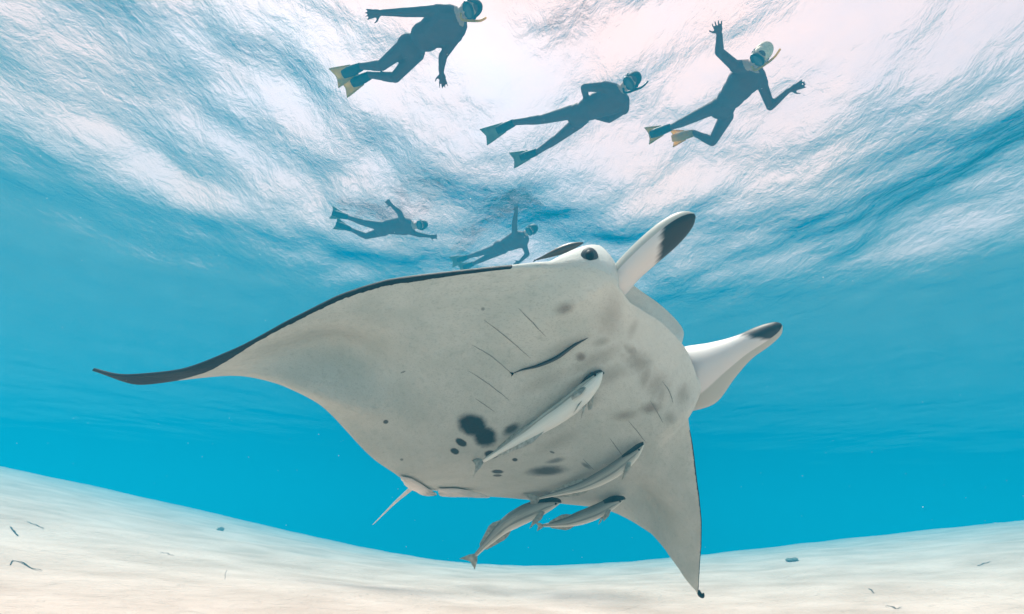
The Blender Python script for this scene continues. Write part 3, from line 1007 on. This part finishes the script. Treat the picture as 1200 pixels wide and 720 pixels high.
def hand_mesh(wrist, tip, spread, acc, thumb=1):
    """Palm and five bent fingers; spread = direction across the palm."""
    d = unit(tip - wrist)
    s = unit(spread - (spread @ d) * d) * thumb
    nrm = np.cross(d, s)
    Lh = .19
    pc = wrist + d * .055
    ell_mesh(pc, (d * .056, s * .043, nrm * .017), acc, 12, 8)
    for off, ln, ang in ((-.033, .066, -.20), (-.012, .080, -.06), (.010, .085, .05), (.031, .074, .17)):
        k0 = wrist + d * .085 + s * off
        dd = unit(d * math.cos(ang) + s * math.sin(ang))
        k1 = k0 + dd * ln * .52 + nrm * .004
        k2 = k1 + unit(dd + nrm * -.28) * ln * .48
        cap_mesh(k0, k1, .0095, .0088, acc, 8); cap_mesh(k1, k2, .0088, .0072, acc, 8)
    t0 = wrist + d * .035 + s * .032
    t1 = t0 + unit(d * .62 + s * .8) * .042
    t2 = t1 + unit(d * .9 + s * .45) * .032
    cap_mesh(t0, t1, .0115, .0105, acc, 8); cap_mesh(t1, t2, .0105, .008, acc, 8)

SUIT = None
def suit_material():
    m, n, l = material('wetsuit_and_skin')
    out = n.new('ShaderNodeOutputMaterial'); b = n.new('ShaderNodeBsdfPrincipled')
    b.inputs['Roughness'].default_value = .7
    at = n.new('ShaderNodeAttribute'); at.attribute_name = 'skin'
    tc = n.new('ShaderNodeTexCoord')
    nz = n.new('ShaderNodeTexNoise'); nz.inputs['Scale'].default_value = 14; nz.inputs['Detail'].default_value = 5
    l.new(tc.outputs['Object'], nz.inputs['Vector'])
    r = n.new('ShaderNodeValToRGB')
    r.color_ramp.elements[0].color = (.06, .012, .009, 1); r.color_ramp.elements[1].color = (.10, .022, .016, 1)
    l.new(nz.outputs['Fac'], r.inputs['Fac'])
    g = n.new('ShaderNodeMath'); g.operation = 'GREATER_THAN'; g.inputs[1].default_value = .5
    l.new(at.outputs['Fac'], g.inputs[0])
    mx = n.new('ShaderNodeMix'); mx.data_type = 'RGBA'; mx.inputs[7].default_value = (.40, .24, .17, 1)
    l.new(g.outputs[0], mx.inputs[0]); l.new(r.outputs['Color'], mx.inputs[6])
    l.new(mx.outputs[2], b.inputs['Base Color'])
    bp = n.new('ShaderNodeBump'); bp.inputs['Strength'].default_value = .3; bp.inputs['Distance'].default_value = .01
    l.new(nz.outputs['Fac'], bp.inputs['Height']); l.new(bp.outputs['Normal'], b.inputs['Normal'])
    l.new(b.outputs[0], out.inputs['Surface'])
    return m
SUIT = suit_material()
MASK_FRAME = simple_mat('mask_frame', (.02, .02, .022), .4, .2, 30)
MASK_GLASS = simple_mat('mask_glass', (.05, .07, .08), .08, .1, 5, 0, .6)
FIN_YELLOW = simple_mat('fin_yellow', (.75, .50, .05), .45, .2, 9, .1, .4, .75)
FIN_OLIVE = simple_mat('fin_olive', (.52, .38, .05), .5, .3, 9, .1, .4, .6)
FIN_GREY = simple_mat('fin_grey_green', (.16, .17, .12), .5, .3, 9, .1, .4, .25)
RUBBER = simple_mat('foot_pocket_rubber', (.02, .02, .02), .6, .3, 20)
HAIRS = {'dark': simple_mat('dark_hair', (.02, .016, .014), .6, .4, 60, .4), 'blond': simple_mat('blond_hair', (.62, .50, .36), .6, .25, 60, .5),
         'hood': simple_mat('neoprene_hood', (.02, .019, .02), .7, .3, 30, .2)}

def swim_fin(heel, tip, mat, parent, width=.20):
    """Foot pocket, blade that widens to a notched end, two side rails."""
    ax = tip - heel
    Lf = np.linalg.norm(ax); ax = ax / Lf
    view = unit((heel + tip) / 2 - CT)
    sd = unit(np.cross(ax, view))
    nr = np.cross(sd, ax)
    S = np.linspace(0, 1, 16)
    wv = np.interp(S, [0, .18, .3, .42, .6, .85, 1], [.042, .052, .058, .066, .078, .096, .104]) * width / .2
    th = np.interp(S, [0, .15, .35, .5, 1], [.038, .036, .014, .006, .003])
    V, F = [], []
    nx = 9
    for sgn in (1, -1):
        for i, s in enumerate(S):
            for j in range(nx):
                f = -1 + 2 * j / (nx - 1)
                notch = -.035 * (1 - abs(f)) * (s > .99) - .012 * (s > .9) * (1 - abs(f))
                bow = .05 * math.sin(s * 2.2)
                V.append(heel + ax * (s * Lf + notch) + sd * wv[i] * f + nr * (sgn * th[i] * (1 - .75 * f * f if s < .35 else 1) + bow))
    m = len(S) * nx
    for k, sgn in ((0, 1), (m, -1)):
        for i in range(len(S) - 1):
            for j in range(nx - 1):
                a = k + i * nx + j
                q = (a, a + 1, a + nx + 1, a + nx)
                F.append(q if sgn > 0 else q[::-1])
    edge = [i * nx for i in range(len(S))] + [(len(S) - 1) * nx + j for j in range(1, nx)] + [i * nx + nx - 1 for i in range(len(S) - 2, -1, -1)] + [j for j in range(nx - 2, 0, -1)]
    for i in range(len(edge)):
        a, b = edge[i], edge[(i + 1) % len(edge)]
        F.append((a, a + m, b + m, b))
    o = mesh_object('swim_fin', V, F, mat, parent)
    fix_normals(o)
    for sg in (1, -1):
        P = [heel + ax * s * Lf + sd * w_ * sg + nr * .05 * math.sin(s * 2.2) for s, w_ in zip(S[4:], wv[4:])]
        Vr, Fr = tube(P, [.009] * len(P), 6)
        mesh_object('rail', Vr, Fr, mat, o)
    Vp, Fp = tube([heel - ax * .04, heel + ax * .05, heel + ax * .14, heel + ax * .22], [(.045, .040), (.054, .05), (.055, .045), (.045, .028)], 12, None, nr)
    mesh_object('foot_pocket', Vp, Fp, mat if mat is FIN_YELLOW else RUBBER, o)
    return o

def snorkeller(label, J, fin_mats, hair, snorkel=True, detail=True, width=1.0, belt=None):
    """J: joint name -> (pixel x, pixel y, height). Body = capsules fused into one skin by a voxel remesh."""
    Q = {k: at_height(x, y, z) for k, (x, y, z) in J.items()}
    root = thing('person', label, 'person', Q['hips'], 'snorkellers at the surface')
    V, F = [], []
    acc = (V, F)
    spine = unit(Q['neck'] - Q['hips'])
    # chest faces down: across = towards the shoulders
    sh = Q['shoulder_b'] - Q['shoulder_a']
    across = unit(sh - (sh @ spine) * spine)
    front = np.cross(spine, across)
    if front @ (CT - Q['chest']) < 0:
        front = -front
    w_ = width * 1.12
    ell_mesh(Q['chest'], (across * .175 * w_, spine * .22, front * .115 * w_), acc)
    ell_mesh((Q['chest'] + Q['waist']) / 2, (across * .155 * w_, spine * .20, front * .110 * w_), acc)
    ell_mesh(Q['waist'], (across * .140 * w_, spine * .17, front * .10 * w_), acc)
    ell_mesh(Q['hips'], (across * .140 * w_, spine * .15, front * .11 * w_), acc)
    cap_mesh(Q['chest'] + spine * .10, Q['neck'], .085, .060, acc)
    head = Q['head']
    hd = unit(head - Q['neck'])
    cap_mesh(Q['neck'], head - hd * .02, .058, .055, acc)
    look = unit(unit(CT - head) * .75 + hd * .25)
    face = unit(look - (look @ hd) * hd)
    side = np.cross(hd, face)
    ell_mesh(head + hd * .015, (side * .077, face * .095, hd * .115), acc)
    ell_mesh(head - hd * .045 + face * .035, (side * .058, face * .062, hd * .062), acc)           # jaw
    if detail:
        cap_mesh(head + face * .088 + hd * .012, head + face * .112 - hd * .02, .011, .016, acc, 8)    # nose
        ell_mesh(head + face * .090 - hd * .05, (side * .026, face * .012, hd * .010), acc, 10, 6)     # lips
        for sg in (1, -1):
            ell_mesh(head + side * .078 * sg - face * .01, (side * .012, face * .02, hd * .032), acc, 8, 6)   # ears
    for s in 'ab':
        S, E, Wr, H = (Q[k + '_' + s] for k in ('shoulder', 'elbow', 'wrist', 'fingers'))
        cap_mesh(Q['chest'] + spine * .10 + (S - Q['chest']) * .45, S, .075, .066, acc)
        cap_mesh(S, E, .058, .046, acc); cap_mesh(E, Wr, .046, .031, acc); cap_mesh(E + (Wr - E) * .12, E + (Wr - E) * .4, .046, .042, acc)
        cap_mesh(Wr, Wr + unit(H - Wr) * .04, .029, .027, acc)
        view = unit(Wr - CT)
        hand_mesh(Wr + unit(H - Wr) * .015, H, np.cross(unit(H - Wr), view), acc, 1 if s == 'a' else -1)
        Hp, K, A = (Q[k + '_' + s] for k in ('hip', 'knee', 'ankle'))
        cap_mesh(Q['hips'] + (Hp - Q['hips']) * .4, Hp, .10, .088, acc)
        cap_mesh(Hp, K, .086, .058, acc); cap_mesh(K, A, .056, .038, acc)
        cap_mesh(K + (A - K) * .15, K + (A - K) * .45, .058, .052, acc)
        T = Q['fin_' + s]
        cap_mesh(A, A + unit(T - A) * .16, .040, .034, acc)
    tmp = mesh_object('tmp', V, F)
    md = tmp.modifiers.new('r', 'REMESH'); md.mode = 'VOXEL'; md.voxel_size = .0085 if detail else .014
    sm = tmp.modifiers.new('s', 'SMOOTH'); sm.factor = .5; sm.iterations = 4
    dg = bpy.context.evaluated_depsgraph_get()
    me = bpy.data.meshes.new_from_object(tmp.evaluated_get(dg))
    bpy.data.objects.remove(tmp, do_unlink=True)
    me.name = 'body'
    body = bpy.data.objects.new('body', me); COL.objects.link(body)
    me.materials.clear(); me.materials.append(SUIT)
    me.polygons.foreach_set('use_smooth', [True] * len(me.polygons))
    co = np.empty(len(me.vertices) * 3); me.vertices.foreach_get('co', co); co = co.reshape(-1, 3)
    skin = np.zeros(len(co))
    for s in 'ab':
        wr, d = Q['wrist_' + s], unit(Q['fingers_' + s] - Q['wrist_' + s])
        t = (co - wr) @ d
        skin[(t > .01) & (np.linalg.norm(co - wr - d * .1, axis=1) < .14)] = .3
    fc = (co - head) @ face
    skin[(fc > .01) & (np.linalg.norm(co - head, axis=1) < .16) & ((co - head) @ hd < .085) & ((co - head) @ hd > -.12)] = 1
    add_attr(me, 'skin', skin)
    put_under(body, root)
    for s in 'ab':
        swim_fin(Q['ankle_' + s] + unit(Q['fin_' + s] - Q['ankle_' + s]) * .05, Q['fin_' + s], fin_mats['ab'.index(s)], root)
    # hair or hood: a shell over the back of the skull
    Vh, Fh = [], []
    ell_mesh(head + hd * .022 - face * .018, (side * .088, face * .098, hd * .122), (Vh, Fh), 20, 12)
    if hair == 'blond':
        ell_mesh(head + hd * .05 - face * .05, (side * .092, face * .085, hd * .11), (Vh, Fh), 16, 10)
    mesh_object('hair' if hair != 'hood' else 'hood', Vh, Fh, HAIRS[hair], root)
    # mask: frame, glass, strap
    mc = head + face * .098 + hd * .03
    Vm, Fm = tube([mc - face * .035, mc - face * .01, mc + face * .012], [(.078, .046), (.084, .050), (.080, .047)], 20, None, hd)
    mk = mesh_object('mask', Vm, Fm, MASK_FRAME, root)
    Vg, Fg = tube([mc + face * .010, mc + face * .016], [(.070, .038), (.068, .036)], 20, None, hd)
    mesh_object('mask_glass', Vg, Fg, MASK_GLASS, mk)
    ring = [head + hd * .03 + side * .094 * math.cos(a) + face * .112 * math.sin(a) for a in np.linspace(-math.pi * 1.1, .1 * math.pi, 24)]
    Vs, Fs = tube(ring, [(.004, .012)] * 24, 8, None, hd)
    mesh_object('mask_strap', Vs, Fs, MASK_FRAME, mk)
    if snorkel:
        b0 = head + face * .10 - hd * .05
        sd = side if side @ (CR @ np.array([1, .3, 0])) > 0 else -side
        P = spline([b0, b0 + sd * .055 + face * .02, head + sd * .105 + face * .03 + hd * .03, head + sd * .125 - face * .08 + hd * .06, head + sd * .15 - face * .18 + hd * .07 + np.array([0, 0, .05])], 24)
        Vn, Fn = tube(P, [.0125] * 24, 10)
        mesh_object('snorkel', Vn, Fn, FIN_YELLOW if snorkel == 'yellow' else MASK_FRAME, root)
    return root, Q

T = 5.28
P1 = dict(head=(549, 12, T), neck=(534, 18, T), chest=(524, 29, T), waist=(499, 43, T), hips=(482, 56, T),
          shoulder_a=(513, 13, T + .02), elbow_a=(481, 14.5, T), wrist_a=(449, 15, T - .03), fingers_a=(432, 17, T - .05),
          shoulder_b=(535, 42, T - .02), elbow_b=(519, 66, T - .12), wrist_b=(517, 83, T - .2), fingers_b=(519, 97, T - .25),
          hip_a=(474, 55, T), knee_a=(447, 77, T - .08), ankle_a=(424, 78, T + .0), fin_a=(389, 93, T),
          hip_b=(488, 63, T), knee_b=(463, 91, T - .15), ankle_b=(434, 88, T - .05), fin_b=(399, 105, T - .05))
P2 = dict(head=(738, 97, T), neck=(726, 107, T), chest=(714, 118, T), waist=(692, 127, T), hips=(678, 135, T),
          shoulder_a=(708, 102, T + .02), elbow_a=(685, 103, T + .02), wrist_a=(686.5, 116, T + .07), fingers_a=(690, 127, T + .08),
          shoulder_b=(731, 128, T - .02), elbow_b=(714, 140, T + .02), wrist_b=(697, 137, T + .06), fingers_b=(686, 134, T + .08),
          hip_a=(668, 132, T), knee_a=(636, 140, T - .05), ankle_a=(603, 143.5, T), fin_a=(565, 162, T),
          hip_b=(678, 143, T), knee_b=(654, 162, T - .06), ankle_b=(630, 178, T - .03), fin_b=(598, 189, T))
P3 = dict(head=(889, 68, T), neck=(881, 78, T), chest=(873, 94, T), waist=(857, 114, T), hips=(846, 126, T),
          shoulder_a=(862, 78, T), elbow_a=(843, 61, T - .04), wrist_a=(843, 41, T - .1), fingers_a=(839, 22, T - .12),
          shoulder_b=(893, 99, T - .02), elbow_b=(903, 125, T - .1), wrist_b=(923, 107, T - .1), fingers_b=(936, 101, T - .1),
          hip_a=(839, 125, T), knee_a=(803, 142, T - .06), ankle_a=(787, 149, T), fin_a=(757, 160, T),
          hip_b=(851, 137, T), knee_b=(835, 166, T - .16), ankle_b=(813, 156, T - .02), fin_b=(786, 163, T))
T = 5.50
P4 = dict(head=(492, 264, T), neck=(484, 265, T), chest=(472, 265, T), waist=(458, 266, T), hips=(448, 268, T),
          shoulder_a=(472, 259, T), elbow_a=(468, 249, T), wrist_a=(460, 242, T), fingers_a=(455, 237, T),
          shoulder_b=(478, 271, T - .05), elbow_b=(490, 275, T - .1), wrist_b=(503, 277, T - .15), fingers_b=(513, 278, T - .2),
          hip_a=(444, 265, T), knee_a=(426, 261, T - .03), ankle_a=(408, 255, T), fin_a=(388, 249, T),
          hip_b=(446, 272, T), knee_b=(429, 277, T - .1), ankle_b=(411, 269, T), fin_b=(393, 262, T))
P5 = dict(head=(622, 270, T), neck=(614, 275, T), chest=(607, 281, T), waist=(596, 286, T), hips=(587, 290, T),
          shoulder_a=(603, 275, T), elbow_a=(603, 260, T), wrist_a=(605, 248, T), fingers_a=(604, 239, T),
          shoulder_b=(614, 287, T - .05), elbow_b=(618, 298, T - .15), wrist_b=(610, 306, T - .2), fingers_b=(603, 311, T - .25),
          hip_a=(584, 290, T), knee_a=(566, 296, T), ankle_a=(549, 301, T), fin_a=(527, 308, T),
          hip_b=(586, 294, T), knee_b=(570, 302, T - .05), ankle_b=(555, 309, T), fin_b=(536, 316, T))
snorkeller('snorkeller in dark wetsuit reaching one arm straight back, both fins olive yellow', P1, (FIN_OLIVE, FIN_OLIVE), 'dark', 'yellow')
snorkeller('snorkeller in dark wetsuit with one elbow bent, hand on the hip, grey-green fins apart', P2, (FIN_GREY, FIN_GREY), 'hood')
snorkeller('pale-haired snorkeller with both hands raised and a bright yellow fin', P3, (FIN_OLIVE, FIN_YELLOW), 'blond', 'yellow')
snorkeller('faint distant snorkeller with arms spread, hazy blue under the ripples', P4, (FIN_GREY, FIN_GREY), 'dark', False, False)
snorkeller('faint distant snorkeller raising one arm just behind the manta ray back', P5, (FIN_GREY, FIN_GREY), 'dark', False, False)

# ------------------------------------------------------------------ small things on the sand and in the water
def on_sand(x, y):
    """First point of the seabed along a pixel's line of sight."""
    r = ray(x, y)
    ts = np.geomspace(.4, 90, 6000)
    P = CT[None] + ts[:, None] * r[None]
    k = np.argmax(P[:, 2] < seabed_height(P[:, 0], P[:, 1]))
    return P[k]

STRAND = simple_mat('dead_seagrass', (.055, .045, .035), .8, .4, 30, .3)
STRANDS = [
    ('curled brown seagrass strand lying on the sand with a hooked end', [(12, 663), (15, 658), (22, 659), (29, 662), (38, 667), (49, 670)], 1.3),
    ('short straight seagrass blade on the sand beside the curled strand', [(31, 612), (41, 615.5), (51, 620)], 1.0),
    ('steeply slanting short seagrass blade on the sand', [(12, 618), (16, 623), (21, 629)], 1.1),
    ('thin pale-brown seagrass blade lying alone on the open sand', [(187, 648), (195, 649), (203, 652)], .9),
    ('upright stub of seagrass poking out of the sand', [(263, 679), (263, 673), (262, 667)], .9),
    ('tiny bent seagrass piece on the sand past the far wing tip', [(1018, 691), (1021, 692), (1024, 696)], .9),
    ('broken wavy seagrass strand on the sand slope', [(1038, 712), (1044, 711), (1050, 714), (1057, 713)], 1.0),
    ('long thin seagrass strand high on the sand slope', [(1146, 664), (1153, 661), (1161, 659)], 1.0)]
for label, pts, wpx in STRANDS:
    P = []
    for i, (x, y) in enumerate(spline(pts, 16)):
        p = on_sand(x, y)
        p[2] = max(p[2], seabed_height(p[0], p[1])) + .006 + .004 * math.sin(i)
        P.append(p)
    if 'upright' in label:
        b0 = on_sand(*pts[0])
        P = [b0 + np.array([.004 * math.sin(i * .5), 0, -.01 + .006 * i]) for i in range(16)]
    d = np.linalg.norm(np.mean(P, 0) - CT)
    V, F = tube(P, [(wpx * .55 * d / FOCAL * (.5 + .5 * math.sin(math.pi * (i + .8) / 17)), .0012) for i in range(16)], 6)
    o = mesh_object('seagrass_strand', V, F, STRAND)
    tag(o, label, 'seagrass', 'loose seagrass on the sand')

ROCK = simple_mat('coral_rubble', (.24, .24, .20), .9, .4, 12, .8)
def rubble(label, x, y, wpx, hpx, seed):
    p = on_sand(x, y)
    d = np.linalg.norm(p - CT)
    rng = np.random.default_rng(seed)
    bm = bmesh.new()
    bmesh.ops.create_icosphere(bm, subdivisions=3, radius=1)
    ph = rng.random(9) * 6.28
    for v in bm.verts:
        c = v.co
        k = 1 + .22 * math.sin(3 * c.x + ph[0]) * math.sin(4 * c.y + ph[1]) + .15 * math.sin(7 * c.z + 5 * c.x + ph[2]) + .10 * math.sin(11 * c.y + 6 * c.z + ph[3])
        v.co = Vector((c.x * wpx * .5 * d / FOCAL, c.y * wpx * .4 * d / FOCAL, c.z * hpx * .55 * d / FOCAL)) * k
    me = bpy.data.meshes.new('coral_lump'); bm.to_mesh(me); bm.free()
    me.polygons.foreach_set('use_smooth', [True] * len(me.polygons))
    o = bpy.data.objects.new('coral_lump', me); COL.objects.link(o)
    o.location = (p[0], p[1], seabed_height(p[0], p[1]) + .2 * hpx * d / FOCAL)
    me.materials.append(ROCK)
    tag(o, label, 'coral', 'coral lumps on the sand')
rubble('small dim coral lump on the rising sand slope with the curled seagrass', 258, 622, 7, 4, 1)
rubble('low dim coral lump on the sand crest past the far wing', 929, 658, 12, 4, 3)

def make_marine_snow():
    rng = np.random.default_rng(8)
    V, F = [], []
    for _ in range(450):
        x, y = rng.uniform(-80, 1280), rng.uniform(-60, 700)
        d = rng.uniform(.7, 4.5)
        p = at_depth(x, y, d)
        if p[2] < seabed_height(p[0], p[1]) + .03:
            continue
        r = rng.uniform(.0005, .0012) * (.5 + .35 * d)
        o = len(V)
        q = rng.normal(size=(3, 3)); q, _ = np.linalg.qr(q)
        for s in (1, -1):
            for k in range(3):
                V.append(p + q[k] * s * r * rng.uniform(.6, 1.3))
        F += [(o + a, o + b, o + c) if (a < 3) ^ (b < 3) ^ (c < 3) else (o + a, o + c, o + b) for a in (0, 3) for b in (1, 4) for c in (2, 5)]
    o = mesh_object('marine_snow', V, F, simple_mat('marine_snow', (.72, .72, .68), .9, .1), smooth=False)
    tag(o, 'tiny pale particles drifting in the water', 'particles', kind='stuff')
make_marine_snow()
